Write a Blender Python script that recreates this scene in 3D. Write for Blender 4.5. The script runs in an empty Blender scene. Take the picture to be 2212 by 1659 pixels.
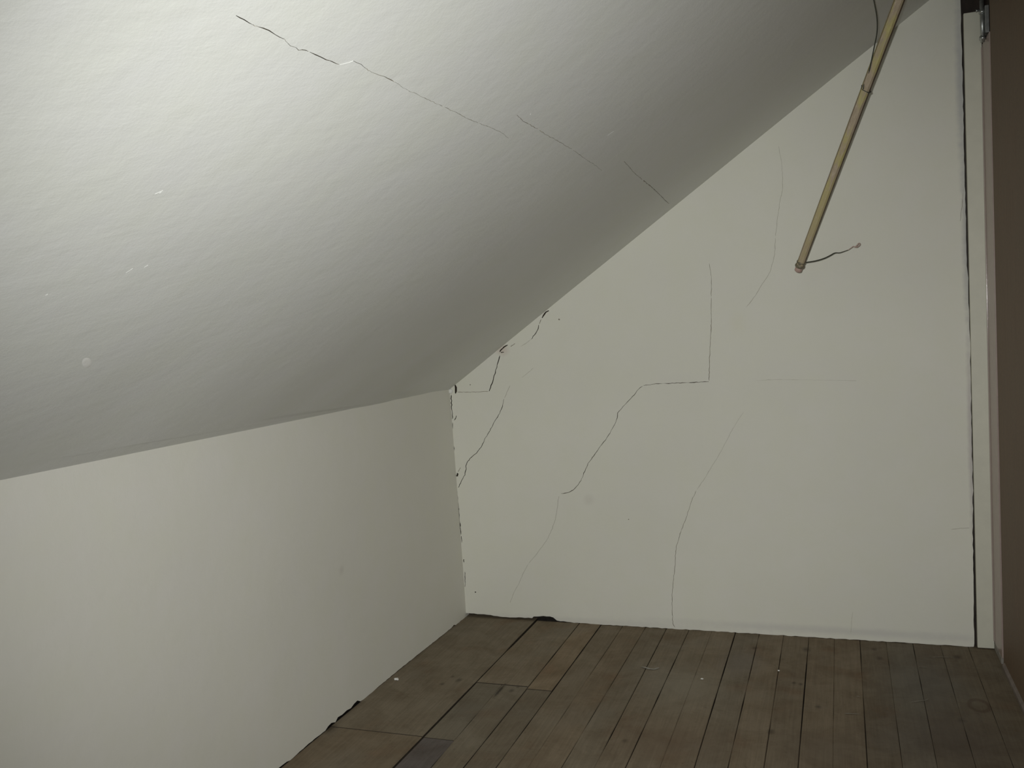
import bpy, bmesh, math, random
from mathutils import Vector, Matrix, noise
from mathutils.geometry import delaunay_2d_cdt

rng = random.Random(7)
SC = bpy.context.scene
COL = SC.collection

# ------------------------------------------------------------------ camera
CAM = Vector((1.46066, -3.35407, 1.16344))
R0 = Vector((0.9412753, 0.33320088, -0.05457084))      # right
R1 = Vector((-0.33623814, 0.93975596, -0.06166568))    # forward
R2 = Vector((0.03073621, 0.07639317, 0.99660392))      # up
FPX = 1968.92
cam_data = bpy.data.cameras.new('camera')
cam = bpy.data.objects.new('camera', cam_data)
COL.objects.link(cam)
cam.matrix_world = Matrix(((R0.x, R2.x, -R1.x, CAM.x), (R0.y, R2.y, -R1.y, CAM.y),
                           (R0.z, R2.z, -R1.z, CAM.z), (0, 0, 0, 1)))
cam_data.sensor_fit = 'HORIZONTAL'
cam_data.sensor_width = 36.0
cam_data.lens = 36.0 * FPX / 2212.0
cam_data.clip_start = 0.01
SC.camera = cam

# ------------------------------------------------------------------ world, flash, exposure
world = bpy.data.worlds.new('world')
SC.world = world
world.use_nodes = True
bg = world.node_tree.nodes['Background']
bg.inputs[0].default_value = (0.94, 0.97, 1.0, 1)
bg.inputs[1].default_value = 0.25

flash = bpy.data.lights.new('camera_flash', 'SPOT')     # the flash of the camera that took the photograph
flash.energy = 133.0
flash.color = (0.985, 0.99, 0.965)
flash.spot_size = math.radians(92.8)
flash.spot_blend = 1.0
flash.shadow_soft_size = 0.012
flash_ob = bpy.data.objects.new('camera_flash', flash)
COL.objects.link(flash_ob)
AIM = (R1 + 0.066 * R0 - 0.064 * R2).normalized()
flash_ob.location = CAM - R0 * 0.038 + R2 * 0.040
flash_ob.rotation_euler = AIM.to_track_quat('-Z', 'Y').to_euler()

SC.view_settings.view_transform = 'Standard'
SC.view_settings.look = 'None'
SC.view_settings.exposure = 0.0
SC.view_settings.gamma = 1.0
SC.view_settings.use_curve_mapping = False

# ------------------------------------------------------------------ room dimensions
KNEE = 0.938           # height of the knee wall
SLOPE = 0.6822         # rise of the sloped ceiling per metre
RIGHT = 1.93           # face of the right hand partition
BACK = -4.7            # how far the room is built behind the photographer


def ray(u, v):
    return R1 + R0 * ((u - 1106.0) / FPX) - R2 * ((v - 829.5) / FPX)


def on_gable(u, v, y=0.0):
    d = ray(u, v); return CAM + d * ((y - CAM.y) / d.y)


def on_knee(u, v, x=0.0):
    d = ray(u, v); return CAM + d * ((x - CAM.x) / d.x)


def on_floor(u, v, z=0.0):
    d = ray(u, v); return CAM + d * ((z - CAM.z) / d.z)


def on_ceiling(u, v):
    d = ray(u, v); return CAM + d * ((KNEE + SLOPE * CAM.x - CAM.z) / (d.z - SLOPE * d.x))


def at_depth(u, v, dep):
    return CAM + ray(u, v) * dep


# ------------------------------------------------------------------ helpers
def tag(o, label=None, cat=None, group=None, kind=None):
    if label: o['label'] = label
    if cat: o['category'] = cat
    if group: o['group'] = group
    if kind: o['kind'] = kind
    return o


def link(name, me, mat=None, parent=None):
    o = bpy.data.objects.new(name, me)
    COL.objects.link(o)
    if mat: me.materials.append(mat)
    if parent: o.parent = parent
    return o


def from_bm(name, bm, mat=None, parent=None, smooth=False):
    me = bpy.data.meshes.new(name)
    bmesh.ops.recalc_face_normals(bm, faces=bm.faces)
    bm.to_mesh(me); bm.free()
    if smooth:
        for p in me.polygons: p.use_smooth = True
    return link(name, me, mat, parent)


def empty(name, loc, label, cat, rot=None, group=None):
    o = bpy.data.objects.new(name, None)
    o.empty_display_size = 0.05
    COL.objects.link(o)
    o.location = loc
    if rot is not None:
        o.rotation_mode = 'QUATERNION'; o.rotation_quaternion = rot
    return tag(o, label, cat, group)


def box_bm(x0, x1, y0, y1, z0, z1, bevel=0.0, segs=2):
    bm = bmesh.new()
    bmesh.ops.create_cube(bm, size=1.0)
    for v in bm.verts:
        v.co = Vector((x0 + (v.co.x + .5) * (x1 - x0), y0 + (v.co.y + .5) * (y1 - y0), z0 + (v.co.z + .5) * (z1 - z0)))
    if bevel: bmesh.ops.bevel(bm, geom=bm.edges[:], offset=bevel, segments=segs, affect='EDGES', profile=0.5)
    return bm


def tube_bm(pts, radii, n=10, bm=None, cap=True):
    bm = bm or bmesh.new()
    pts = [Vector(p) for p in pts]
    rings = []
    up = Vector((0.31, 0.2, 0.93)).normalized()
    for i, p in enumerate(pts):
        t = (pts[min(i + 1, len(pts) - 1)] - pts[max(i - 1, 0)]).normalized()
        a = t.cross(up)
        if a.length < 1e-3: a = t.cross(Vector((1, 0, 0)))
        a.normalize(); b = t.cross(a).normalized()
        r = radii[i] if hasattr(radii, '__len__') else radii
        rings.append([bm.verts.new(p + (a * math.cos(2 * math.pi * k / n) + b * math.sin(2 * math.pi * k / n)) * r) for k in range(n)])
    for i in range(len(rings) - 1):
        for k in range(n):
            bm.faces.new((rings[i][k], rings[i][(k + 1) % n], rings[i + 1][(k + 1) % n], rings[i + 1][k]))
    if cap:
        bm.faces.new(rings[0][::-1]); bm.faces.new(rings[-1])
    return bm


def smooth_path(pts, n=6):
    pts = [Vector(p) for p in pts]
    out = []
    for i in range(len(pts) - 1):
        p0 = pts[max(i - 1, 0)]; p1 = pts[i]; p2 = pts[i + 1]; p3 = pts[min(i + 2, len(pts) - 1)]
        for k in range(n):
            t = k / n
            out.append(0.5 * ((2 * p1) + (p2 - p0) * t + (2 * p0 - 5 * p1 + 4 * p2 - p3) * t * t + (3 * p1 - p0 - 3 * p2 + p3) * t ** 3))
    out.append(pts[-1])
    return out


# ------------------------------------------------------------------ materials
class NT:
    def __init__(self, name):
        self.m = bpy.data.materials.new(name); self.m.use_nodes = True
        self.t = self.m.node_tree; self.b = self.t.nodes['Principled BSDF']

    def n(self, typ, ins=None, **kw):
        nd = self.t.nodes.new(typ)
        for k, v in kw.items(): setattr(nd, k, v)
        for k, v in (ins or {}).items():
            if hasattr(v, 'bl_rna') and v.__class__.__name__.startswith('NodeSocket'): self.t.links.new(v, nd.inputs[k])
            else: nd.inputs[k].default_value = v
        return nd

    def l(self, a, b): self.t.links.new(a, b)

    def noise(self, vec, scale, detail=4, rough=0.55, dist=0.0):
        return self.n('ShaderNodeTexNoise', {'Vector': vec, 'Scale': scale, 'Detail': detail, 'Roughness': rough, 'Distortion': dist}).outputs[0]

    def mapr(self, val, a, b, c, d):
        return self.n('ShaderNodeMapRange', {'Value': val, 'From Min': a, 'From Max': b, 'To Min': c, 'To Max': d}).outputs[0]

    def mix(self, fac, a, b, blend='MIX'):
        nd = self.t.nodes.new('ShaderNodeMix'); nd.data_type = 'RGBA'; nd.blend_type = blend
        for k, v in ((0, fac), (6, a), (7, b)):
            if hasattr(v, 'bl_rna') and v.__class__.__name__.startswith('NodeSocket'): self.t.links.new(v, nd.inputs[k])
            else: nd.inputs[k].default_value = v if k == 0 else ((*v, 1) if len(v) == 3 else v)
        return nd.outputs[2]

    def math(self, op, a, b=0.0):
        nd = self.t.nodes.new('ShaderNodeMath'); nd.operation = op
        for k, v in ((0, a), (1, b)):
            if hasattr(v, 'bl_rna') and v.__class__.__name__.startswith('NodeSocket'): self.t.links.new(v, nd.inputs[k])
            else: nd.inputs[k].default_value = v
        return nd.outputs[0]

    def scaled(self, vec, s):
        nd = self.n('ShaderNodeMapping', {'Vector': vec}); nd.inputs['Scale'].default_value = s
        return nd.outputs[0]

    def rotscaled(self, vec, rot, s):
        a = self.n('ShaderNodeMapping', {'Vector': vec}); a.inputs['Rotation'].default_value = rot
        return self.scaled(a.outputs[0], s)

    def spot(self, pos, c, r, soft=0.5, wob=None):
        """mask 0..1 of an ellipsoidal blot at c with radii r"""
        nd = self.n('ShaderNodeMapping', {'Vector': pos}, vector_type='TEXTURE')
        nd.inputs['Location'].default_value = c; nd.inputs['Scale'].default_value = r
        ln = self.n('ShaderNodeVectorMath', {0: nd.outputs[0]}, operation='LENGTH').outputs['Value']
        if wob is not None: ln = self.math('ADD', ln, wob)
        mr = self.n('ShaderNodeMapRange', {'Value': ln, 'From Min': 1.0 - soft, 'From Max': 1.0 + soft, 'To Min': 1.0, 'To Max': 0.0}, interpolation_type='SMOOTHSTEP')
        return mr.outputs[0]

    def bump(self, h, strength, dist, normal=None):
        nd = self.n('ShaderNodeBump', {'Height': h, 'Strength': strength, 'Distance': dist})
        if normal is not None: self.l(normal, nd.inputs['Normal'])
        return nd.outputs[0]

    def done(self, color=None, rough=0.6, normal=None, metal=0.0, spec=0.4):
        if color is not None:
            if isinstance(color, tuple): self.b.inputs['Base Color'].default_value = (*color, 1)
            else: self.l(color, self.b.inputs['Base Color'])
        if isinstance(rough, float): self.b.inputs['Roughness'].default_value = rough
        else: self.l(rough, self.b.inputs['Roughness'])
        self.b.inputs['Metallic'].default_value = metal
        self.b.inputs['Specular IOR Level'].default_value = spec
        if normal is not None: self.l(normal, self.b.inputs['Normal'])
        return self.m


def plaster(name, base, ridges=0.0, stains=()):
    t = NT(name)
    pos = t.n('ShaderNodeNewGeometry').outputs['Position']
    big = t.noise(pos, 1.7, 3)
    mid = t.noise(pos, 9.0, 4)
    c = t.mix(t.mapr(big, .3, .7, 0, 1), tuple(x * .965 for x in base), tuple(min(1, x * 1.02) for x in base))
    c = t.mix(t.mapr(mid, .35, .7, 0, .35), c, (base[0] * .97, base[1] * .985, base[2] * .90))
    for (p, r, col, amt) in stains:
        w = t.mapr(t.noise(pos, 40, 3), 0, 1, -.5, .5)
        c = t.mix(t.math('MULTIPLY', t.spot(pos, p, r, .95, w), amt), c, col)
    fine = t.noise(pos, 260, 3, .6)
    h1 = t.noise(pos, 26, 3)
    n = t.bump(fine, .10, .002)
    n = t.bump(h1, .10, .006, n)
    if ridges:
        v = t.rotscaled(pos, (0, 0, math.radians(28)), (9, 1.6, 9))
        n = t.bump(t.noise(v, 2.2, 5, .6, .3), ridges, .012, n)
        v2 = t.scaled(pos, (2.2, 12, 2.2))
        n = t.bump(t.noise(v2, 2.0, 4, .5, .2), ridges * .55, .010, n)
    return t.done(c, .72, n, spec=.25)


STAINS_GABLE = [
    (tuple(on_gable(1272, 1080)), (.016, .02, .016), (.62, .60, .54), .35),
    (tuple(on_gable(1592, 698)), (.022, .02, .03), (.76, .74, .56), .22),
    (tuple(on_gable(1085, 756)), (.02, .02, .016), (.62, .50, .44), .55),
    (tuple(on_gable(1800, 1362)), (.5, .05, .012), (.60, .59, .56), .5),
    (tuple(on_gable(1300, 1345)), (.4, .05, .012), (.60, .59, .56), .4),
    (tuple(on_gable(2076, 180)), (.012, .05, .25), (.45, .46, .48), .7),
    (tuple(on_gable(2088, 520)), (.010, .05, .22), (.42, .42, .43), .7),
    (tuple(on_gable(2098, 960)), (.008, .05, .30), (.45, .40, .42), .6),
]
STAINS_KNEE = [
    (tuple(on_knee(738, 1232)), (.03, .013, .012), (.60, .57, .52), .4),
    (tuple(on_knee(120, 840)), (.03, .012, .012), (.7, .7, .7), .0),
]
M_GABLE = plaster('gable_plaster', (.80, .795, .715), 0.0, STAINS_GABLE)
M_KNEE = plaster('knee_wall_plaster', (.80, .79, .725), 0.0, STAINS_KNEE)
M_CEIL = plaster('ceiling_plaster', (.765, .775, .745), .07)


def flat(name, col, rough=.8, spec=.2, metal=0.0, var=.25, scale=60):
    t = NT(name)
    pos = t.n('ShaderNodeNewGeometry').outputs['Position']
    nz = t.noise(pos, scale, 4)
    c = t.mix(t.mapr(nz, .3, .7, 0, 1), tuple(x * (1 - var) for x in col), tuple(min(1, x * (1 + var)) for x in col))
    return t.done(c, rough, t.bump(nz, .2, .002), metal, spec)


M_CRACK = flat('crack_dirt', (.060, .048, .034))
M_CRACK_SOFT = flat('crack_dust', (.15, .132, .10))
M_CRACK_MID = flat('hairline_dirt', (.38, .345, .275))
M_CRACK_FAINT = flat('filled_hairline', (.54, .52, .445), var=.1)
M_DARK = flat('dark_void', (.022, .018, .015))
M_CHIP = flat('pale_plaster', (.86, .86, .82), .8, .2, 0, .05)
M_SUB = flat('subfloor_dirt', (.016, .013, .010))
M_EDGE = flat('dark_board_edge', (.055, .044, .032))  # board sides coloured dark so the seams read dark

# floor boards: the tint of every board comes from the object colour
t = NT('old_floor_boards')
pos = t.n('ShaderNodeNewGeometry').outputs['Position']
oi = t.n('ShaderNodeObjectInfo')
shift = t.n('ShaderNodeVectorMath', {0: pos}, operation='ADD')
rnd = t.n('ShaderNodeCombineXYZ', {'Y': t.math('MULTIPLY', oi.outputs['Random'], 37.0), 'Z': t.math('MULTIPLY', oi.outputs['Random'], 11.0)})
t.l(rnd.outputs[0], shift.inputs[1])
gp = t.scaled(shift.outputs[0], (60, 2.2, 60))
grain = t.noise(gp, 2.4, 6, .62, .6)
c = t.mix(t.mapr(grain, .30, .72, 0, 1), (.84, .83, .81), (1.11, 1.10, 1.08))
c = t.mix(1.0, oi.outputs['Color'], c, 'MULTIPLY')
blot = t.noise(pos, 7.5, 6, .68, .5)
c = t.mix(t.mapr(blot, .40, .66, 0, .85), c, t.mix(1.0, c, (.74, .71, .67), 'MULTIPLY'))
dust = t.noise(pos, 3.1, 4, .55)
c = t.mix(t.mapr(dust, .55, .8, 0, .45), c, (.20, .185, .150))
red = t.noise(pos, 7.5, 3, .5)
c = t.mix(t.mapr(red, .58, .78, 0, .35), c, t.mix(1.0, c, (1.22, .92, .80), 'MULTIPLY'))
speck = t.noise(pos, 75, 3, .6)
c = t.mix(t.mapr(speck, .60, .74, 0, .6), c, t.mix(1.0, c, (.68, .65, .62), 'MULTIPLY'))
wob = t.mapr(t.noise(pos, 55, 3), 0, 1, -.45, .45)
DARK_SPOTS = [(991, 1470, .010), (955, 1478, .008), (978, 1462, .006), (1105, 1492, .009), (1119, 1484, .006), (1742, 1403, .014),
              (1900, 1422, .010), (2068, 1419, .012), (1888, 1402, .008), (1767, 1526, .009), (1630, 1400, .010),
              (2076, 1556, .010), (1730, 1478, .007), (1350, 1600, .008), (1665, 1580, .010), (1715, 1475, .006), (712, 1575, .02)]
for (u, v, r) in DARK_SPOTS:
    p = on_floor(u, v)
    c = t.mix(t.math('MULTIPLY', t.spot(pos, (p.x, p.y, 0), (r * .8, r * 1.25, .05), .9, wob), .5), c, (.016, .011, .008))
p = on_floor(1079, 1492)
c = t.mix(t.math('MULTIPLY', t.spot(pos, (p.x, p.y, 0), (.005, .045, .05), .6, wob), .75), c, (.016, .012, .010))
for (u, v, rx, ry, col, amt) in [(1490, 1480, .10, .16, (.27, .245, .19), .5), (1420, 1460, .05, .1, (.25, .225, .18), .35),
                                 (1600, 1430, .06, .1, (.175, .155, .14), .4), (1450, 1600, .14, .10, (.155, .108, .07), .45),
                                 (2000, 1480, .10, .25, (.135, .128, .112), .55), (2050, 1600, .16, .14, (.095, .078, .066), .55),
                                 (1780, 1620, .10, .10, (.125, .10, .075), .4)]:
    p = on_floor(u, v)
    c = t.mix(t.math('MULTIPLY', t.spot(pos, (p.x, p.y, 0), (rx, ry, .1), .9, wob), amt), c, col)
# a curved rust coloured stain near the right side
p = on_floor(2115, 1524)
ring = t.n('ShaderNodeMapping', {'Vector': pos}, vector_type='TEXTURE')
ring.inputs['Location'].default_value = (p.x, p.y, 0); ring.inputs['Scale'].default_value = (.026, .042, .1)
rl = t.n('ShaderNodeVectorMath', {0: ring.outputs[0]}, operation='LENGTH').outputs['Value']
rm = t.mapr(t.math('ABSOLUTE', t.math('SUBTRACT', rl, 1.0)), .12, .3, 1, 0)
c = t.mix(t.math('MULTIPLY', t.n('ShaderNodeClamp', {'Value': rm}).outputs[0], .38), c, (.06, .03, .02))
n = t.bump(grain, .18, .0015)
n = t.bump(blot, .15, .002, n)
M_PLANK = t.done(c, t.mapr(blot, .3, .8, .62, .85), n, spec=.22)

# brown partition on the right
t = NT('brown_board')
pos = t.n('ShaderNodeNewGeometry').outputs['Position']
g = t.noise(t.scaled(pos, (30, 30, 2.0)), 3.0, 5, .6, .4)
b = t.noise(pos, 5, 4, .6)
f = t.noise(t.scaled(pos, (1, 1, 1)), 90, 3, .6)
c = t.mix(t.mapr(g, .3, .7, 0, 1), (.150, .098, .060), (.185, .125, .080))
c = t.mix(t.mapr(b, .35, .7, 0, .8), c, (.165, .118, .076))
c = t.mix(t.mapr(f, .45, .7, 0, .3), c, (.10, .07, .048))
M_BROWN = t.done(c, .62, t.bump(f, .12, .002), spec=.3)
M_DKWOOD = flat('dark_stained_wood', (.030, .022, .017), .6, .3, 0, .3, 30)
M_LATH = flat('cream_gloss_paint', (.68, .675, .57), .45, .35, 0, .03, 25)
M_JAMB = flat('mauve_gloss_paint', (.40, .315, .285), .28, .5, 0, .06, 30)
M_BEAD = flat('highlight_bead_gloss', (.42, .36, .32), .13, .9, 0, .05, 20)
M_BASE = flat('dusty_base_strip', (.19, .155, .135), .6, .3, 0, .2, 25)
M_STEEL = flat('worn_steel', (.42, .44, .43), .35, .5, .85, .15, 80)

# pole: worn olive yellow paint over grey brown wood
t = NT('worn_yellow_paint')
oc = t.n('ShaderNodeTexCoord').outputs['Object']
s = t.noise(t.scaled(oc, (30, 30, 6)), 1.5, 5, .6, .5)
s2 = t.noise(t.scaled(oc, (1, 1, 1)), 6.5, 2, .5)
s3 = t.noise(t.scaled(oc, (130, 130, 30)), 1.5, 4, .6)
yel = t.mix(t.mapr(s3, .35, .65, 0, 1), (.52, .47, .20), (.43, .37, .175))
wood = t.mix(t.mapr(s3, .3, .7, 0, 1), (.36, .29, .20), (.50, .415, .31))
wear = t.n('ShaderNodeClamp', {'Value': t.mapr(t.math('ADD', t.math('MULTIPLY', s, .6), t.math('MULTIPLY', s2, .75)), .61, .70, 0, 1)}).outputs[0]
sepz = t.n('ShaderNodeSeparateXYZ', {'Vector': oc}).outputs['Z']
low = t.n('ShaderNodeClamp', {'Value': t.mapr(sepz, .05, .40, .75, 0)}).outputs[0]
c = t.mix(t.math('MAXIMUM', wear, low), yel, wood)
c = t.mix(t.n('ShaderNodeClamp', {'Value': t.mapr(s3, .62, .72, 0, .6)}).outputs[0], c, (.60, .55, .42))
c = t.mix(t.n('ShaderNodeClamp', {'Value': t.mapr(s, .66, .74, 0, .6)}).outputs[0], c, (.20, .11, .075))
M_POLE = t.done(c, .5, t.bump(s3, .3, .001), spec=.35)
M_POLE_SIDE = flat('shaded_pole_side', (.20, .155, .11), .7, .2, 0, .3, 60)  # right side and groove of the shaft, shade put into the colour
M_WIRE = flat('dark_wire', (.055, .06, .045), .5, .4, 0, .3, 200)
M_COPPER = flat('tarnished_copper', (.60, .46, .40), .5, .4, .3, .2, 300)
M_CAP = flat('pinkish_plug', (.50, .36, .31), .7, .25, 0, .12, 120)
M_COLLAR = flat('tarnished_collar', (.22, .195, .135), .55, .4, .3, .3, 150)


# ------------------------------------------------------------------ plaster surfaces with real cracks cut into them
def resample(pts, step):
    out = [pts[0]]
    for a, b in zip(pts, pts[1:]):
        L = math.hypot(b[0] - a[0], b[1] - a[1]); k = max(1, int(L / step))
        for i in range(1, k + 1): out.append((a[0] + (b[0] - a[0]) * i / k, a[1] + (b[1] - a[1]) * i / k))
    return out


def crack_outline(uv, w0, w1, dashed=0.0, seed=0):
    """closed outline around a polyline in surface coordinates (metres), widths in metres"""
    r = random.Random(seed)
    p = resample(uv, .007)
    if len(p) < 4: p = resample(uv, .002)
    n = len(p)
    wide = max(w0, w1)
    jit = [(x + r.uniform(-1, 1) * (.2 * wide + .0005), y + r.uniform(-1, 1) * (.2 * wide + .0005)) if 0 < i < n - 1 else (x, y) for i, (x, y) in enumerate(p)]
    left, right = [], []
    for i, (x, y) in enumerate(jit):
        a = jit[max(i - 1, 0)]; b = jit[min(i + 1, n - 1)]
        dx, dy = b[0] - a[0], b[1] - a[1]; L = math.hypot(dx, dy) or 1
        f = i / (n - 1)
        w = (w0 + (w1 - w0) * f) * r.uniform(.75, 1.2) * .5
        if dashed: w *= max(.22, min(1.0, .75 + dashed * noise.noise(Vector((i * .33, seed * 7.7, 0)))))
        w *= min(1.0, .5 + min(i, n - 1 - i) * .5)
        w = max(w, .00018)
        left.append((x - dy / L * w, y + dx / L * w)); right.append((x + dy / L * w, y - dx / L * w))
    return left + right[::-1]


def dot_outline(c, r, seed=0):
    q = random.Random(seed)
    return [(c[0] + math.cos(a * math.pi / 4) * r * q.uniform(.6, 1.2), c[1] + math.sin(a * math.pi / 4) * r * q.uniform(.6, 1.2)) for a in range(8)]


def surface(name, outer, fn, inward, cracks, mat, grid=.07, thick=.03, label=None, cat=None):
    """outer: boundary loop in (a, b) surface coordinates. fn(a, b) -> point. inward: unit vector pointing into the room."""
    def nrm(a, b, e=.004):
        n = (fn(a + e, b) - fn(a - e, b)).cross(fn(a, b + e) - fn(a, b - e)).normalized()
        return n if n.dot(inward) > 0 else -n
    verts = [Vector(p) for p in outer]
    faces = [list(range(len(outer)))]
    def ccw(q):
        return q if sum(a[0] * b[1] - b[0] * a[1] for a, b in zip(q, q[1:] + q[:1])) > 0 else q[::-1]
    verts = [Vector(p) for p in ccw(outer)]
    for (ol, m, dep, nm) in cracks:
        ol = ccw(ol)
        k = len(verts); verts += [Vector(p) for p in ol]; faces.append(list(range(k, k + len(ol))))
    xs = [p[0] for p in outer]; ys = [p[1] for p in outer]
    if grid:
        a = min(xs) + grid
        while a < max(xs) - grid * .5:
            b = min(ys) + grid
            while b < max(ys) - grid * .5:
                verts.append(Vector((a, b))); b += grid
            a += grid
    res = delaunay_2d_cdt(verts, [], faces, 0, 1e-6)
    vo, fo, forig = res[0], res[2], res[5]
    keep = [tuple(f) for f, o in zip(fo, forig) if 0 in o and max(o) == 0]
    P = [fn(v.x, v.y) for v in vo]; N = [nrm(v.x, v.y) for v in vo]
    tris = []
    for f in keep:
        a, b, c = (P[i] for i in f)
        if (b - a).cross(c - a).dot(inward) < 0: f = f[::-1]
        tris.append(f)
    used = sorted({i for f in tris for i in f}); remap = {o: i for i, o in enumerate(used)}
    tris = [tuple(remap[i] for i in f) for f in tris]
    P = [P[i] for i in used]; N = [N[i] for i in used]
    nf = len(P)
    # rim and back give the plaster its thickness
    pts3 = [fn(*p) for p in outer]; back = [p - inward * thick for p in pts3]
    k = nf; m_ = len(outer)
    P2 = P + pts3 + back
    rim = [(k + i, k + (i + 1) % m_, k + m_ + (i + 1) % m_, k + m_ + i) for i in range(m_)]
    me = bpy.data.meshes.new(name)
    me.from_pydata(P2, [], tris + rim)
    me.update()
    for i, p in enumerate(me.polygons): p.use_smooth = i < len(tris)
    ns = list(N) + [Vector((0, 0, 0))] * (2 * m_)
    me.normals_split_custom_set_from_vertices([tuple(x) for x in ns])
    o = link(name, me, mat)
    tag(o, label, cat, None, 'structure')
    for (ol, m, dep, nm) in cracks:
        top = [fn(*p) for p in ol]
        cx = sum(p[0] for p in ol) / len(ol); cy = sum(p[1] for p in ol) / len(ol)
        q = len(ol); h = q // 2
        bot = [p - inward * dep for p in top]
        fc = [(i, (i + 1) % q, q + (i + 1) % q, q + i) for i in range(q)]
        if nm == 'crack':      # ladder of quads along the groove bottom
            fc += [(q + i, q + i + 1, q + (q - 2 - i), q + (q - 1 - i)) for i in range(h - 1)]
        else:
            fc.append(tuple(range(q, 2 * q)))
        cm = bpy.data.meshes.new(nm); cm.from_pydata(top + bot, [], fc); cm.update()
        link(nm, cm, m, o)
    return o


PX = 3.42 / FPX       # metres covered by one photo pixel on the gable wall


def gcrack(px, w0, w1, m=None, dep=.005, dashed=0.0, seed=1):
    uv = [(p.x, p.z) for p in (on_gable(*q) for q in px)]
    return (crack_outline(uv, w0 * PX, w1 * PX, dashed, seed), m or M_CRACK, dep, 'crack')


G = []
G.append(gcrack([(983, 831), (984, 838), (986, 844), (984, 850)], 4.6, 5.2, M_CRACK, .008, 0, 2))
G.append(gcrack([(988, 847), (1020, 847), (1055, 845.5)], 1.5, 1.3, M_CRACK_MID, .003, .5, 3))
G.append(gcrack([(1057, 845), (1063, 828), (1068, 812), (1075, 785), (1080, 768)], 2.8, 2.4, M_CRACK, .006, .3, 4))
G.append(gcrack([(1097, 745), (1089, 750), (1082, 757), (1080, 760.5)], 2.2, 3.2, M_CRACK, .006, 0, 5))
G.append(gcrack([(1082, 761.5), (1089, 761)], 2.2, 1.4, M_CRACK, .004, 0, 6))
G.append(gcrack([(1103, 748), (1109, 745), (1113, 742)], 1.4, 1.2, M_CRACK_MID, .003, 0, 7))
G.append(gcrack([(1186, 671), (1180, 675), (1175, 681), (1171, 687)], 3.2, 3.2, M_CRACK, .006, 0, 8))
G.append(gcrack([(1169.5, 690), (1165, 700)], 1.5, .8, M_CRACK_MID, .003, 0, 9))
G.append(gcrack([(1164, 702), (1163, 709), (1159, 717), (1152, 727), (1147, 733)], 2.6, 1.3, M_CRACK, .005, .3, 10))
G.append(gcrack([(1146, 734), (1136, 742), (1126, 748)], 1.0, .7, M_CRACK_FAINT, .002, .5, 11))
G.append(gcrack([(1152, 795), (1140, 806), (1128, 815)], .8, .8, M_CRACK_FAINT, .002, .5, 12))
G.append(gcrack([(1102, 833), (1095, 848), (1090, 860)], .9, 1.0, M_CRACK_FAINT, .002, .6, 13))
G.append(gcrack([(1089, 862), (1084.5, 881.6), (1077, 897), (1066, 915), (1056, 934), (1047.7, 948), (1039, 966), (1029.6, 978), (1018, 988),
                 (1008.5, 999), (1006.5, 1006), (1007, 1013), (1004, 1026), (998, 1037), (990, 1053)], 1.3, 2.1, M_CRACK, .005, .5, 14))
G.append(gcrack([(986, 898), (981.5, 908)], 2.2, 1.4, M_CRACK, .004, 0, 15))
G.append(gcrack([(995, 1010), (990, 1019)], 1.0, 1.4, M_CRACK_MID, .003, 0, 16))
G.append(gcrack([(988.5, 1022), (987, 1029)], 4.0, 4.2, M_CRACK, .006, 0, 17))
G.append(gcrack([(1532, 569), (1535, 584), (1536.5, 601), (1537, 619), (1536.5, 640)], .8, 1.2, M_CRACK_MID, .003, .6, 18))
G.append(gcrack([(1536.3, 643), (1536.5, 672), (1537, 690), (1535, 730), (1533, 771), (1532.5, 800), (1532, 822)], 1.2, 1.5, M_CRACK_MID, .004, .5, 19))
G.append(gcrack([(1531, 824.5), (1500, 826), (1470, 827), (1440, 828), (1418, 829), (1400, 831.5), (1390, 833)], 1.7, 1.3, M_CRACK_SOFT, .003, 1.1, 20))
G.append(gcrack([(1388, 834), (1379, 841), (1370, 853), (1360, 863), (1350, 874), (1340, 885), (1334.5, 893), (1333.5, 903), (1328, 916), (1318, 934.6),
                 (1308, 950), (1297, 964), (1287, 979), (1270.5, 1001), (1263, 1018), (1255, 1038), (1246, 1051), (1239, 1058), (1228, 1064), (1212, 1066)],
                1.4, 1.4, M_CRACK_SOFT, .003, .5, 21))
G.append(gcrack([(1207, 1072), (1204, 1095), (1200, 1120), (1193, 1142), (1184, 1162), (1172, 1180), (1158, 1198), (1142, 1217)], .9, .9, M_CRACK_FAINT, .002, .4, 22))
G.append(gcrack([(1140, 1220), (1131, 1237), (1121, 1260), (1110, 1280), (1102, 1302)], .7, .7, M_CRACK_FAINT, .002, .5, 23))
G.append(gcrack([(1606, 891), (1594, 909), (1583, 926), (1567, 957), (1552, 985), (1538, 1007), (1520, 1037), (1506, 1057)], .7, 1.0, M_CRACK_FAINT, .002, .4, 24))
G.append(gcrack([(1504, 1060), (1495, 1080), (1489, 1097), (1482, 1120), (1471.6, 1146), (1466, 1165), (1461, 1181), (1459, 1200), (1458.7, 1219.6),
                 (1455, 1252), (1452, 1282.5), (1452, 1315), (1453.5, 1347), (1458, 1355)], 1.0, 1.3, M_CRACK_MID, .004, .3, 25))
G.append(gcrack([(1682, 316), (1688, 350), (1691, 385), (1690, 410), (1684, 440), (1679, 477), (1675.5, 510)], .7, 1.0, M_CRACK_FAINT, .002, .3, 26))
G.append(gcrack([(1675, 514), (1673.5, 549), (1664, 587), (1656, 600), (1647.5, 611), (1634, 635.6), (1624, 649), (1612, 664)], 1.0, 1.1, M_CRACK_FAINT, .002, .5, 27))
G.append(gcrack([(1635, 822), (1660, 820.5), (1700, 820), (1760, 821), (1850, 822)], .6, .5, M_CRACK_FAINT, .0015, 1.3, 28))
G.append(gcrack([(2055, 1143), (2075, 1141), (2094, 1140)], .8, 1.0, M_CRACK_FAINT, .002, .5, 29))
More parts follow.
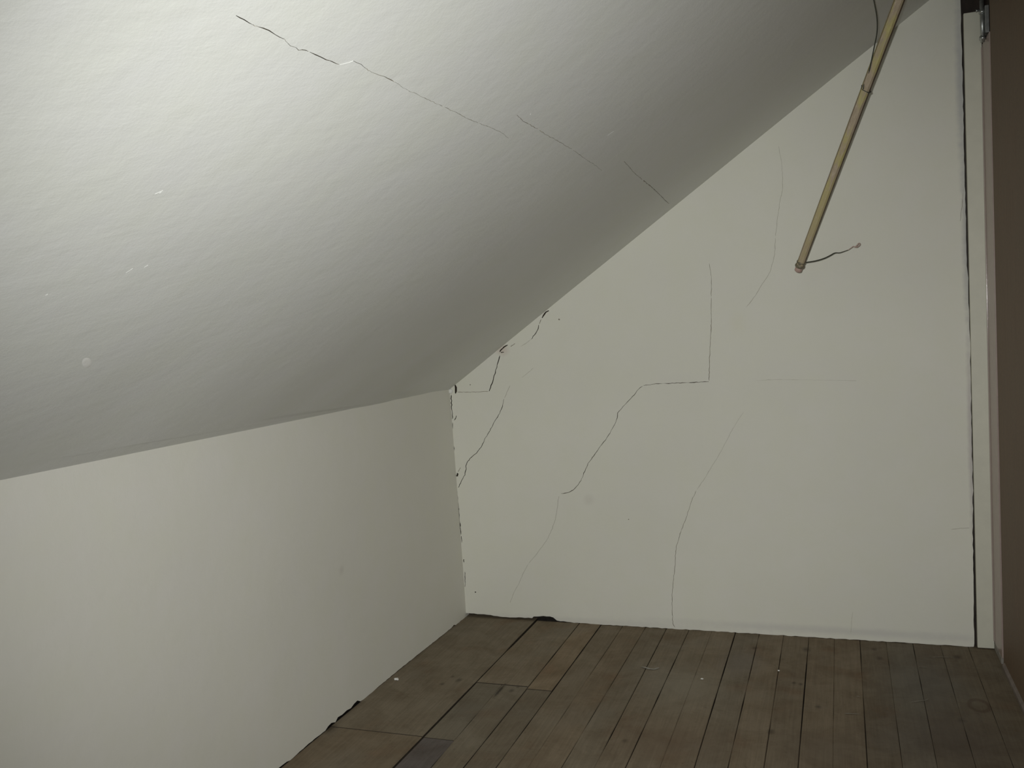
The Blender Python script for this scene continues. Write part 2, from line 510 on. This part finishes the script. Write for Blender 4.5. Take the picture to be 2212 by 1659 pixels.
G.append(gcrack([(2080, 418), (2078.5, 440), (2076, 460), (2074, 478)], .8, .8, M_CRACK_MID, .002, .5, 30))
G.append(gcrack([(1842, 1322), (1840, 1340), (1838, 1368)], .7, .7, M_CRACK_FAINT, .002, .5, 31))
for i, (pts, w0, w1) in enumerate([
        ([(975, 853), (975.5, 870), (976.5, 888), (977.5, 905)], 3.0, 2.0), ([(978, 913), (978.5, 926)], 1.4, 1.2),
        ([(980.5, 964), (981.5, 973)], 2.6, 2.2), ([(988, 1062), (989, 1080), (991, 1100), (992.5, 1122), (994.5, 1140), (996, 1155)], 2.0, 2.2),
        ([(996.5, 1158), (997.5, 1172)], 3.0, 2.0), ([(1002, 1208), (1002.5, 1215)], 2.4, 2.0), ([(1004, 1235), (1005, 1257), (1004, 1268)], 1.4, 1.6)]):
    G.append(gcrack(pts, w0, w1, M_CRACK, .005, .5, 40 + i))
for i, (u, v, r) in enumerate([(1027, 1279, 1.8), (1358, 1122, 1.3), (1208, 690, 2.0), (1016, 831, 1.6)]):
    p = on_gable(u, v)
    G.append((dot_outline((p.x, p.z), r * PX, i), M_CRACK_MID if i else M_CRACK, .004, 'nail_hole'))


def gable_fn(x, z):
    return Vector((x, .0016 * math.sin(2.1 * x + .6) * math.cos(1.7 * z) - .0008, z))


def rag(pts, step, amp, seed):
    """roughen a boundary polyline"""
    r = random.Random(seed); p = resample(pts, step)
    return [(a, b + r.uniform(-amp, amp)) for a, b in p]


gb = [(1010, 1325), (1031, 1326), (1060, 1329), (1087.5, 1333), (1134, 1334.5), (1149, 1335), (1153, 1332), (1166, 1331), (1188, 1331.5), (1195, 1334.5), (1203, 1341),
      (1247, 1346), (1298.5, 1351), (1379, 1354), (1412, 1357), (1430, 1360), (1497, 1362), (1566, 1371), (1624, 1373), (1640, 1372), (1693.5, 1377.5), (1760, 1379),
      (1794, 1380), (1804, 1380.5), (1826.6, 1385), (1887.5, 1387), (1934, 1389.5), (1981, 1391), (2005, 1394), (2060, 1396.5), (2103.5, 1398)]
gb = [(p.x, max(p.z, .0012)) for p in (on_gable(*q) for q in gb)]
gb = [(-.03, gb[0][1])] + gb
gb = rag(gb, .012, .0011, 5)
gr = [(2104.5, 1390), (2103, 1300), (2102.5, 1230), (2101, 1150), (2101.5, 1060), (2099.5, 985), (2099.5, 970), (2098, 900), (2097, 820), (2095, 740), (2092, 640), (2091, 600),
      (2088, 560), (2087, 500), (2085.5, 430), (2083.5, 360), (2081.5, 290), (2080, 200), (2078, 110), (2076, 40)]
gr = [(p.x, p.z) for p in (on_gable(*q) for q in gr)]
rr = random.Random(12)
gr = [(a + rr.uniform(-.0012, .0012), b) for a, b in resample(gr, .02)]
gx = gr[-1][0]
gtop = [(gx - .002, KNEE + SLOPE * gx + .02), (-.03, KNEE - SLOPE * .03 + .02)]
wall_back = surface('wall_back', gb + gr + gtop, gable_fn, Vector((0, -1, 0)), G, M_GABLE, .09, .03,
                    'cracked white plaster gable wall at the far end of the attic', 'wall')


# ---- knee wall (left)
def knee_fn(y, z):
    f = math.exp(-(y / .45) ** 2)
    lean = .008 - .014 * z / KNEE
    return Vector((lean * f + .002 * math.sin(2.3 * y + 4 * z), y, z))


kb = [(1008, 1328), (985, 1346.5), (981, 1350), (977, 1349.5), (972, 1356), (919, 1400), (880, 1432), (838, 1467), (784.5, 1513), (780, 1515), (773, 1513.5), (766, 1520), (759, 1529.6), (750, 1534), (740.5, 1543.5),
      (731, 1549), (729, 1553), (725.5, 1560), (717, 1562), (710, 1569), (703.5, 1578), (662, 1611), (627, 1643), (620, 1645), (602, 1659)]
kb = [(p.y, max(p.z, .001)) for p in (on_knee(*q) for q in kb)]
kb = [(.03, kb[0][1])] + kb + [(-1.6, .003), (-2.5, .002), (BACK, .002)]
kb = rag(kb, .014, .0008, 8)
K = []
KP = on_knee(738, 1232)
wall_left = surface('wall_left', kb + [(BACK, KNEE + .02), (.03, KNEE + .02)], knee_fn, Vector((1, 0, 0)), K, M_KNEE, .09, .03,
                    'low white plaster knee wall on the left under the slope', 'wall')

from_bm('dark_backing', box_bm(-.06, RIGHT - .08, .036, .07, -.02, .12), M_DARK, wall_back)  # added dark backing so the gaps under the plaster stay black
from_bm('dark_backing', box_bm(-.07, -.036, BACK, .03, -.02, .12), M_DARK, wall_left)  # same added backing behind the knee wall

# ---- sloped ceiling: coordinates are (x, y)
CN = Vector((SLOPE, 0, -1)).normalized()


def ceil_fn(x, y):
    p = Vector((x, y, KNEE + SLOPE * x))
    e = math.exp(-((x) / .35) ** 2)
    h = e * (.0024 * math.sin(3.4 * y + .8) + .0014 * math.sin(8.1 * y + 2.0) + .0006 * math.sin(17 * y))
    h += .0018 * math.sin(2.6 * x + 1.9 * y) * math.sin(1.7 * y - 2.2 * x + .5)
    g = max(0.0, min(1.0, (x - .75) / .5)); yy = max(0.0, min(1.2, (y + .38) / .38))
    h -= .0025 * g * yy * yy
    h += .0006 * math.sin(9.0 * x - 5.0 * y) * math.sin(3.0 * y + 6 * x)
    return p + CN * h


def ccrack(px, w0, w1, m, dep, dashed, seed):
    uv = [(p.x, p.y) for p in (on_ceiling(*q) for q in px)]
    d = sum((on_ceiling(*q) - CAM).length for q in px) / len(px)
    return (crack_outline(uv, w0 * d / FPX, w1 * d / FPX, dashed, seed), m, dep, 'crack')


C = [
    ccrack([(511, 35), (528, 45), (540, 51), (546, 54.5)], 2.0, 2.0, M_CRACK_SOFT, .004, .5, 61),
    ccrack([(559, 59.5), (570, 64), (582, 69), (595, 76), (606, 82), (616, 86.5)], 1.8, 1.6, M_CRACK_SOFT, .003, 1.0, 62),
    ccrack([(546, 54.5), (552, 57), (559, 59.5)], 1.0, 1.0, M_CRACK_MID, .002, .5, 75),
    ccrack([(616, 86.5), (622, 94)], .9, 1.0, M_CRACK_MID, .002, .5, 76),
    ccrack([(792, 150), (800, 155)], 1.2, 1.2, M_CRACK_MID, .002, .5, 77),
    ccrack([(853, 178.5), (868, 188), (883, 197)], .7, .7, M_CRACK_FAINT, .002, .5, 78),
    ccrack([(622, 94), (629, 101), (640, 105.5), (647, 109.5), (655, 108.5), (662, 109.5), (668, 113)], 1.3, 1.7, M_CRACK_SOFT, .003, .5, 63),
    ccrack([(670, 114), (683, 120), (695, 125), (707, 130), (720, 136.5), (727, 140), (734, 141)], 1.5, 2.1, M_CRACK_SOFT, .004, .9, 64),
    ccrack([(764, 133), (772, 137), (781, 141.5), (792, 150)], 1.8, 1.5, M_CRACK_SOFT, .003, .6, 65),
    ccrack([(800, 155), (812, 160), (825, 165.5), (838, 170.5), (846, 175), (853, 178.5)], 1.2, 1.5, M_CRACK_MID, .003, .8, 66),
    ccrack([(883, 197), (905, 207), (929, 217.6), (945, 226), (958, 232)], .9, 1.2, M_CRACK_FAINT, .002, .8, 67),
    ccrack([(962, 233), (978, 241), (990, 246.5), (1004, 254), (1018, 261), (1034, 267)], 1.0, 1.1, M_CRACK_FAINT, .002, .9, 68),
    ccrack([(1036, 268), (1062, 277), (1085, 288), (1100, 300)], .8, .6, M_CRACK_FAINT, .002, .7, 69),
    ccrack([(1117, 250), (1130, 262), (1140, 267), (1150, 273), (1163, 280)], .8, 1.3, M_CRACK_MID, .002, .9, 70),
    ccrack([(1166, 282), (1180, 291), (1196, 300), (1212, 308), (1224, 316), (1236, 322)], 1.3, 1.0, M_CRACK_FAINT, .002, .7, 71),
    ccrack([(1238, 324), (1260, 340), (1286, 357), (1300, 368)], .8, .5, M_CRACK_FAINT, .002, .6, 72),
    ccrack([(1348, 348), (1360, 362), (1373, 376), (1388, 388)], 1.0, 1.2, M_CRACK_FAINT, .002, .6, 73),
    ccrack([(1390, 390), (1405, 402), (1418, 414), (1430, 426), (1440, 436), (1446, 441)], 1.2, 1.0, M_CRACK_MID, .003, .8, 74),
]
cx1 = RIGHT + .04
cl = [(-.03, .03), (-.03, BACK), (cx1, BACK), (cx1, .03)]
ceiling = surface('ceiling', cl, ceil_fn, CN, C, M_CEIL, .06, .03,
                  'sloped white plaster ceiling with a long hairline crack', 'ceiling')


def raised(name, pts, w, h, mat, parent, fn, inward):
    """thin raised ridge of plaster on a surface (a, b polyline)"""
    ol = crack_outline(pts, w, w, 0, 5)
    q = len(ol); hh = q // 2
    top = [fn(*p) + inward * .0002 for p in ol]
    mid = [(Vector(ol[i]) + Vector(ol[q - 1 - i])) / 2 for i in range(hh)]
    cr = [fn(p[0], p[1]) + inward * h for p in mid]
    fc = []
    for i in range(hh - 1):
        fc.append((i, i + 1, q + i + 1, q + i)); fc.append((q + i, q + i + 1, q - 2 - i, q - 1 - i))
    me = bpy.data.meshes.new(name); me.from_pydata(top + cr, [], fc); me.update()
    for p in me.polygons: p.use_smooth = True
    return link(name, me, mat, parent)


for px, w in [([(735, 141.5), (744, 139.5), (754, 137), (764, 133)], .9), ([(272, 590), (287, 580)], 3.0), ([(312, 578), (320, 573)], 2.4),
              ([(345, 418), (349, 415)], 2.0), ([(1312, 292), (1325, 283)], 2.0), ([(98, 638), (103, 635)], 3.5), ([(1146, 249), (1148, 246)], 2.4),
              ([(335, 420), (352, 412)], 1.5)]:
    raised('plaster_ridge', [(p.x, p.y) for p in (on_ceiling(*q) for q in px)], w * .0008, .0008, M_CEIL, ceiling, ceil_fn, CN)
# round daub of filler on the ceiling
p = on_ceiling(187, 783)
bm = bmesh.new()
ring_prev = None
cen = bm.verts.new(ceil_fn(p.x, p.y) + CN * .0006)
rings = []
for rr_, hh_ in ((.004, .0012), (.0075, .0009), (.0095, .0001)):
    ring_ = []
    for a in range(16):
        q = on_ceiling(187 + math.cos(a * math.pi / 8) * 10.5 * rr_ / .0095, 783 + math.sin(a * math.pi / 8) * 11 * rr_ / .0095)
        ring_.append(bm.verts.new(ceil_fn(q.x, q.y) + CN * hh_ * .5))
    rings.append(ring_)
for k in range(16):
    bm.faces.new((cen, rings[0][k], rings[0][(k + 1) % 16]))
    for a, b in zip(rings, rings[1:]): bm.faces.new((a[k], b[k], b[(k + 1) % 16], a[(k + 1) % 16]))
from_bm('filler_daub', bm, M_CHIP, ceiling, True)
# lump of loose plaster in the corner where wall, knee wall and ceiling meet
bm = bmesh.new()
bmesh.ops.create_icosphere(bm, subdivisions=2, radius=1.0)
pc = on_gable(974, 845)
for v in bm.verts:
    k = 1 + .35 * noise.noise(v.co * 2.3)
    v.co = pc + Vector((v.co.x * .010 * k, v.co.y * .008 * k - .002, v.co.z * .011 * k))
from_bm('plaster_lump', bm, M_CHIP, wall_back, True)

# ------------------------------------------------------------------ floor
floor = from_bm('floor', box_bm(-.05, 2.05, BACK, .06, -.06, -.024), M_SUB)
tag(floor, 'old dark brown floorboards running towards the gable wall', 'floor', None, 'structure')

SEAM = {'a': (.3060, .0037), 'ab': (.3888, -.0107), 'b': (.4845, -.0028), 'c': (.5709, -.0019), 'd': (.6563, -.0006), 'e': (.7447, .0013), 'f': (.8244, -.0031),
        'g': (.9092, .0020), 'gh': (.9940, 0), 'h': (1.0785, -.0013), 'i': (1.1636, .0002), 'j': (1.2488, -.0029), 'k': (1.3360, .0011), 'kk': (1.4225, .003),
        'l': (1.5068, .0046), 'lm': (1.592, .006), 'm': (1.6779, .0099), 'mn': (1.764, .006), 'n': (1.8502, .0047), 'L': (-.003, 0), 'R': (1.99, 0)}
GAP = {'a': .0090, 'ab': .0022, 'b': .0034, 'c': .0040, 'd': .0016, 'e': .0018, 'f': .0028, 'g': .0030, 'gh': .0007, 'h': .0026, 'i': .0026, 'j': .0022, 'k': .0025, 'kk': .0009,
       'l': .0022, 'lm': .0008, 'm': .0015, 'mn': .0009, 'n': .0016, 'L': 0, 'R': 0}
TINT = (.215, .176, .124)


def plank(l, r, y0, y1, tint, dz=0.0, j0=.0012, j1=.0012):
    """one board between two seams from y0 (near) to y1 (far)"""
    w = rng.uniform(-.0004, .0004)
    def X(s, y, sg):
        k = max(-1.6, y)
        g = GAP[s] * (1.0 if s == 'a' else .85) * (1.0 if s != 'a' else (1.25 if y > -.3 else .7))
        return SEAM[s][0] + SEAM[s][1] * k + sg * g * .5
    ys = [y0 + j0]
    k = math.ceil((y0 + .01) / .07) * .07
    while k < y1 - .03: ys.append(k); k += .07
    ys.append(y1 - j1)
    bm = bmesh.new(); rows = []
    bev = .0016
    for y in ys:
        wl = .0013 * noise.noise(Vector((SEAM[l][0] * 31, y * 7, 1))) - .0003; wr = .0003 - .0013 * noise.noise(Vector((SEAM[r][0] * 31, y * 7, 1)))
        xl, xr = X(l, y, 1) + wl, X(r, y, -1) + wr
        z = dz + .0006 * noise.noise(Vector((xl * 20, y * 2, 3)))
        if l == 'L': wl = 0
        rows.append([bm.verts.new(q) for q in ((xl, y, -.022), (xl, y, z - bev), (xl + bev, y, z), (xr - bev, y, z), (xr, y, z - bev), (xr, y, -.022))])
    for a, b in zip(rows, rows[1:]):
        for k in range(5):
            fc = bm.faces.new((a[k], a[k + 1], b[k + 1], b[k]))
            if k in (0, 4): fc.material_index = 1
    for q in (rows[0], rows[-1][::-1]): bm.faces.new(q).material_index = 1
    o = from_bm('plank', bm, M_PLANK, floor)
    o.data.materials.append(M_EDGE)
    o.color = (*tint, 1)
    return o


def tint(k=1.0, warm=0.0):
    v = rng.uniform(.93, 1.07) * k
    w = rng.uniform(-.03, .03) + warm
    return (TINT[0] * v * (1 + w), TINT[1] * v, TINT[2] * v * (1 - w))


END = .05
plank('L', 'a', -1.044, END, tint(1.05), .0008)
plank('L', 'a', BACK, -1.044, tint(1.0, .02), 0)
plank('a', 'b', -.635, .002, tint(1.12), .0012)
plank('a', 'ab', -1.046, -.635, tint(.92, -.03), -.0004)
plank('a', 'ab', BACK, -1.046, (.135, .118, .110), -.001)
plank('ab', 'b', BACK, -.637, tint(.95, -.02), 0)
plank('b', 'c', -.652, END, tint(1.08, .03), .0006)
plank('b', 'c', BACK, -.652, tint(.91, -.05), -.0006)
order = ['c', 'd', 'e', 'f', 'g', 'gh', 'h', 'i', 'j', 'k', 'kk', 'l', 'lm', 'm', 'mn', 'n', 'R']
level = [1.0, 1.02, 1.05, 1.0, .98, 1.0, .94, .98, .9, .92, .86, .84, .84, .80, .76, .76]  # boards darker to the right, flash falloff put into the tint
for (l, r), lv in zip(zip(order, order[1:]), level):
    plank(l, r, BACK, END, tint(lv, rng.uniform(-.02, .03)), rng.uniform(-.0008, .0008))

M_SCUFF = flat('pale_scuff', (.30, .285, .25), .8, .2, 0, .2, 90)
M_SCUFF2 = flat('fine_scratch', (.24, .225, .185), .8, .2, 0, .3, 90)


def floor_fn(x, y): return Vector((x, y, .0014))


for px, w, m in [([(1386, 1441), (1394, 1443.5), (1406, 1446), (1416, 1445.5), (1423, 1443)], 4.5, M_SCUFF), ([(1824, 1542), (1836, 1542.5), (1848, 1543), (1857, 1543.5)], 1.8, M_SCUFF2),
                 ([(1968, 1517.5), (1982, 1516), (1996, 1514), (2005, 1511)], 1.3, M_SCUFF2), ([(2012, 1420.5), (2035, 1420), (2060, 1420.5)], 1.3, M_SCUFF2),
                 ([(1984, 1441.5), (1994, 1442), (2004, 1443)], 1.2, M_SCUFF2), ([(1850, 1505), (1858, 1506)], 1.5, M_SCUFF2)]:
    pts = [(p.x, p.y) for p in (on_floor(*q) for q in px)]
    raised('scuff_mark', pts, w * PX * 1.3, .0004, m, floor, floor_fn, Vector((0, 0, 1)))

# ------------------------------------------------------------------ right side: dark post board, cream lath, jamb, partition, base strip
o = from_bm('trim_1', box_bm(RIGHT - .072, RIGHT + .09, .012, .034, -.02, 2.36, .002), M_DKWOOD)
tag(o, 'dark stained post board behind the cream lath, bare above it', 'trim', None, 'structure')

lx0, lx1 = on_gable(2112, 1398, -.012).x, on_gable(2148.5, 1400, -.012).x
lt0 = on_gable(2081.5, 28, -.012).x
lz = on_gable(2098, 26.5, -.012).z
bm = box_bm(lx0, lx1, -.012, .010, .0025, lz, .0012)
for v in bm.verts:                                            # the lath leans a few millimetres
    v.co.x += (lt0 - lx0) * (v.co.z / lz)
o = from_bm('trim_2', bm, M_LATH)
tag(o, 'cream painted upright lath beside the gable wall', 'trim', None, 'structure')


def on_plane_x(u, v, x): return on_knee(u, v, x)


jx = lx1 + .0005
jy0 = -.014
jy1 = -.125
bm = bmesh.new()
ya = on_plane_x(2163, 1390, jx).y; yb = on_plane_x(2137, 100, jx).y
jy = on_plane_x(2149.6, 734, jx).y
jz = on_plane_x(2130, 77, jx).z
bm = box_bm(jx, jx + .012, jy, jy0, .022, jz, .0022, 3)
lean = (lt0 - lx0) / lz
for v in bm.verts: v.co.x += lean * v.co.z
o = from_bm('trim_3', bm, M_JAMB)
tag(o, 'mauve brown painted edge strip between lath and brown partition', 'trim', None, 'structure')
bm = tube_bm([(jx - .0014 + lean * z_, -.0135, z_) for z_ in (.03, .5, 1.0, 1.5, jz - .01)], .0024, 20, cap=False)
from_bm('highlight_bead', bm, M_BEAD, o, True)  # thin bead added along the joint to catch a flash highlight
# small worn block at the foot of the edge strip
bm = box_bm(jx - .001, jx + .012, jy + .01, jy0, -.001, .0215, .002)
from_bm('foot_block', bm, flat('grey_foot', (.27, .25, .22), .7, .2, 0, .2, 50), o)

wz = KNEE + SLOPE * (RIGHT + .02)
bm = box_bm(jx + .003, jx + .013, BACK, jy - .010, .0, wz, .001)
o = from_bm('wall_right', bm, M_BROWN)
tag(o, 'brown board partition along the right edge', 'wall', None, 'structure')
# dark backing over the edge strip up to the ceiling
o = from_bm('trim_4', box_bm(jx + .0135, jx + .035, jy - .05, .010, .0, wz, .001), M_DKWOOD)
tag(o, 'dark brown backing board, seen above the mauve edge strip', 'trim', None, 'structure')

bm = bmesh.new()
bx = on_floor(2190, 1503).x
prof = [(0, 0), (0, .010), (.004, .016), (.012, .019), (.019, .020), (.019, 0)]
r0 = [bm.verts.new((bx + a + .003, BACK, b + .001)) for a, b in prof]
r1 = [bm.verts.new((bx + a + .003, jy - .03, b + .001)) for a, b in prof]
for k in range(len(prof)): bm.faces.new((r0[k], r0[(k + 1) % 6], r1[(k + 1) % 6], r1[k]))
bm.faces.new(r0); bm.faces.new(r1[::-1])
o = from_bm('baseboard_right', bm, M_BASE)
tag(o, 'thin dusty wooden strip along the foot of the brown partition', 'baseboard', None, 'structure')

# steel bolt at the top of the edge strip
bp = on_plane_x(2127, 76, jx)
bolt = empty('door_bolt', (jx, bp.y + .03, bp.z), 'small worn steel bolt on the dark board above the mauve strip', 'bolt')
zt = on_plane_x(2124, 4, jx).z - bp.z
by = on_plane_x(2122, 40, jx).y - bolt.location.y
bm = box_bm(-.001, .0105, by - .062, by - .008, .002, zt * .80, .001); from_bm('back_plate', bm, M_STEEL, bolt)
bm = tube_bm([(-.007, by - .045, -.022), (-.007, by - .045, zt)], .0065, 14); from_bm('rod', bm, M_STEEL, bolt, True)
for f in (-.14, .62):
    bm = tube_bm([(-.007, by - .045, zt * f), (-.007, by - .045, zt * (f + .10))], .0092, 14); from_bm('keeper', bm, M_STEEL, bolt, True)
bm = tube_bm([(-.012, by - .045, zt * .72), (-.020, by - .045, zt * .72), (-.024, by - .045, zt * .72)], [.003, .003, .0048], 10); from_bm('knob', bm, M_STEEL, bolt, True)

# ------------------------------------------------------------------ pole hanging from the ceiling
DB, DT = 3.03, 2.52
pb = at_depth(1723.5, 586, DB)
pt = at_depth(1943, 0, DT)
axis = (pt - pb).normalized()
length = (pt - pb).length
# carry on to the ceiling
k = (KNEE + SLOPE * pb.x - pb.z) / (axis.z - SLOPE * axis.x)
full = k - .004
VD = (pb + axis * .4 - CAM).normalized()          # one flat faces into the room, slightly turned to the right
VD = Matrix.Rotation(math.radians(-14), 3, 'Z') @ VD
side = axis.cross(VD).normalized()
if side.dot(R0) < 0: side = -side
fr = side.cross(axis).normalized()
if fr.dot(VD) > 0: fr = -fr
rotm = Matrix((side, fr, axis)).transposed()
if rotm.determinant() < 0:
    side = -side; rotm = Matrix((side, fr, axis)).transposed()
sgn = 1 if side.dot(R0) > 0 else -1
pole = empty('hanging_pole', pb, 'worn yellow painted wooden pole with wires, hanging from the sloped ceiling', 'pole', rotm.to_quaternion())
W2 = .0124       # half width of the shaft
prof = [(-1.0, .10), (-.62, .92), (-.58, .80), (-.54, 1.0), (.66, 1.0), (.98, .62), (1.0, -.6), (.6, -1.0), (-.6, -1.0), (-1.0, -.6)]
bm = bmesh.new(); rows = []
zs = [.026 + (full - .026) * i / 26 for i in range(27)]
for i, z in enumerate(zs):
    f = z / full
    w = W2 * (1.0 + .15 * f)
    ox = .0016 * math.sin(2.6 * z + .4); oy = .0012 * math.sin(3.3 * z)
    rows.append([bm.verts.new((sgn * a * w * (1 + .03 * noise.noise(Vector((j, z * 14, 0)))) + ox, b * w + oy, z)) for j, (a, b) in enumerate(prof)])
n_ = len(prof)
sidef = []
for a, b in zip(rows, rows[1:]):
    for j in range(n_):
        fc = bm.faces.new((a[j], a[(j + 1) % n_], b[(j + 1) % n_], b[j]))
        if j in (1, 2, 5): fc.material_index = 1
bm.faces.new(rows[0][::-1]); bm.faces.new(rows[-1])
shaft = from_bm('shaft', bm, M_POLE, pole)
shaft.data.materials.append(M_POLE_SIDE)


def lathe(profile, n=18):
    bm = bmesh.new(); rr = []
    for (r, z) in profile: rr.append([bm.verts.new((r * math.cos(2 * math.pi * k / n), r * math.sin(2 * math.pi * k / n), z)) for k in range(n)])
    for a, b in zip(rr, rr[1:]):
        for k in range(n): bm.faces.new((a[k], a[(k + 1) % n], b[(k + 1) % n], b[k]))
    bm.faces.new(rr[0][::-1]); bm.faces.new(rr[-1])
    return bm


from_bm('end_plug', lathe([(.0095, 0), (.0118, .002), (.0122, .008), (.0122, .020)]), M_CAP, pole, True)['label'] = 'pinkish plug closing the lower end'
from_bm('collar', lathe([(.0128, .015), (.0150, .017), (.0162, .021), (.0152, .025), (.0136, .028), (.0136, .031), (.0152, .033), (.0146, .037), (.0132, .038)]), M_COLLAR, pole, True)
inv = Matrix.Translation(pb) @ rotm.to_4x4()
inv = inv.inverted()


def loc(p): return inv @ p


# ring of wire round the shaft
zr = None
best = 1e9
for i in range(400):
    z = full * i / 399; P = pb + axis * z; d = P - CAM
    v = 829.5 - FPX * d.dot(R2) / d.dot(R1)
    if abs(v - 194) < best: best = abs(v - 194); zr = z
ring = []
for k in range(25):
    a = 2 * math.pi * k / 24
    c_, s_ = math.cos(a), math.sin(a)
    rx = W2 * 1.16 * (abs(c_) ** .6) * (1 if c_ > 0 else -1); ry = W2 * 1.14 * (abs(s_) ** .6) * (1 if s_ > 0 else -1)
    ring.append(Vector((sgn * rx, ry, zr + .007 * -c_ * .5 + (.006 if c_ < -.5 else 0))))
bm = tube_bm(ring, .0014, 8, cap=False)
from_bm('wire_ring', bm, M_WIRE, pole, True)
dr = (pb + axis * zr - CAM).dot(R1)
# suspension wire from the ring up to the ceiling
top = on_ceiling(1874, -48)
pth = [(1864.5, 193), (1867, 181), (1875, 165), (1881, 138), (1888, 104), (1894.5, 70), (1894.5, 40), (1889.5, 10), (1884, -15)]
td = (top - CAM).dot(R1)
pts = []
for i, (u, v) in enumerate(pth):
    cd = (on_ceiling(u, v) - CAM).dot(R1)
    pts.append(loc(at_depth(u, v, min(dr - .012 + (td - .03 - dr) * (i / 9) ** 2, cd - .03 if v < 100 else 9))))
pts.append(loc(top + CN * .002))
bm = tube_bm(smooth_path(pts, 5), .0018, 8)
from_bm('suspension_wire', bm, M_WIRE, pole, True)
# loose lead at the lower end
dl = DB - .004
pth = [(1735, 568.5), (1744, 566.5), (1757, 564.5), (1770, 561.5), (1783, 557), (1794, 551.5), (1802, 547), (1807, 546), (1814, 546), (1822, 543.5), (1832, 540)]
pts = smooth_path([loc(at_depth(u, v, dl - .0011 * i)) for i, (u, v) in enumerate(pth)], 5)
bm = tube_bm(pts, [.0020 - .0011 * max(0, (i / (len(pts) - 1) - .55) / .45) for i in range(len(pts))], 8)
lead = from_bm('lead_wire', bm, M_WIRE, pole, True)
pth = [(1832, 540), (1838, 536), (1843, 532.5), (1848, 533.5), (1852, 533.5), (1857.5, 529), (1857, 525.5), (1853.5, 527), (1850, 531.5), (1846, 534)]
pts = smooth_path([loc(at_depth(u, v, dl - .012)) for (u, v) in pth], 4)
bm = tube_bm(pts, [.0009 + .0010 * min(1, i / 12) for i in range(len(pts))], 8)
tip = from_bm('bare_tip', bm, M_COPPER, lead, True)
tip['label'] = 'bare pinkish copper tip bent into a small hook'


# ------------------------------------------------------------------ crumbs of plaster on the floor
def crumb(u, v, s, label, seed):
    p = on_floor(u, v)
    bm = bmesh.new(); bmesh.ops.create_icosphere(bm, subdivisions=2, radius=1.0)
    for w in bm.verts:
        k = 1 + .5 * noise.noise(w.co * 1.7 + Vector((seed, 0, 0)))
        w.co = Vector((w.co.x * s * k * 1.25, w.co.y * s * k, max(w.co.z, -.6) * s * .55 * k))
    lo = min(w.co.z for w in bm.verts)
    for w in bm.verts: w.co.z -= lo
    o = from_bm('plaster_crumb', bm, M_CHIP)
    o.location = (p.x, p.y, .0013)
    return tag(o, label, 'crumb', 'plaster crumbs on the floorboards')


crumb(856, 1469.5, .0068, 'largest white plaster crumb, on the wide board by the left wall', 1)
crumb(1516.5, 1468, .0035, 'tiny plaster crumb on the worn pale patch of the middle boards', 2)
crumb(1682, 1450, .0030, 'tiny plaster crumb right of the pale patch, beside a board seam', 3)
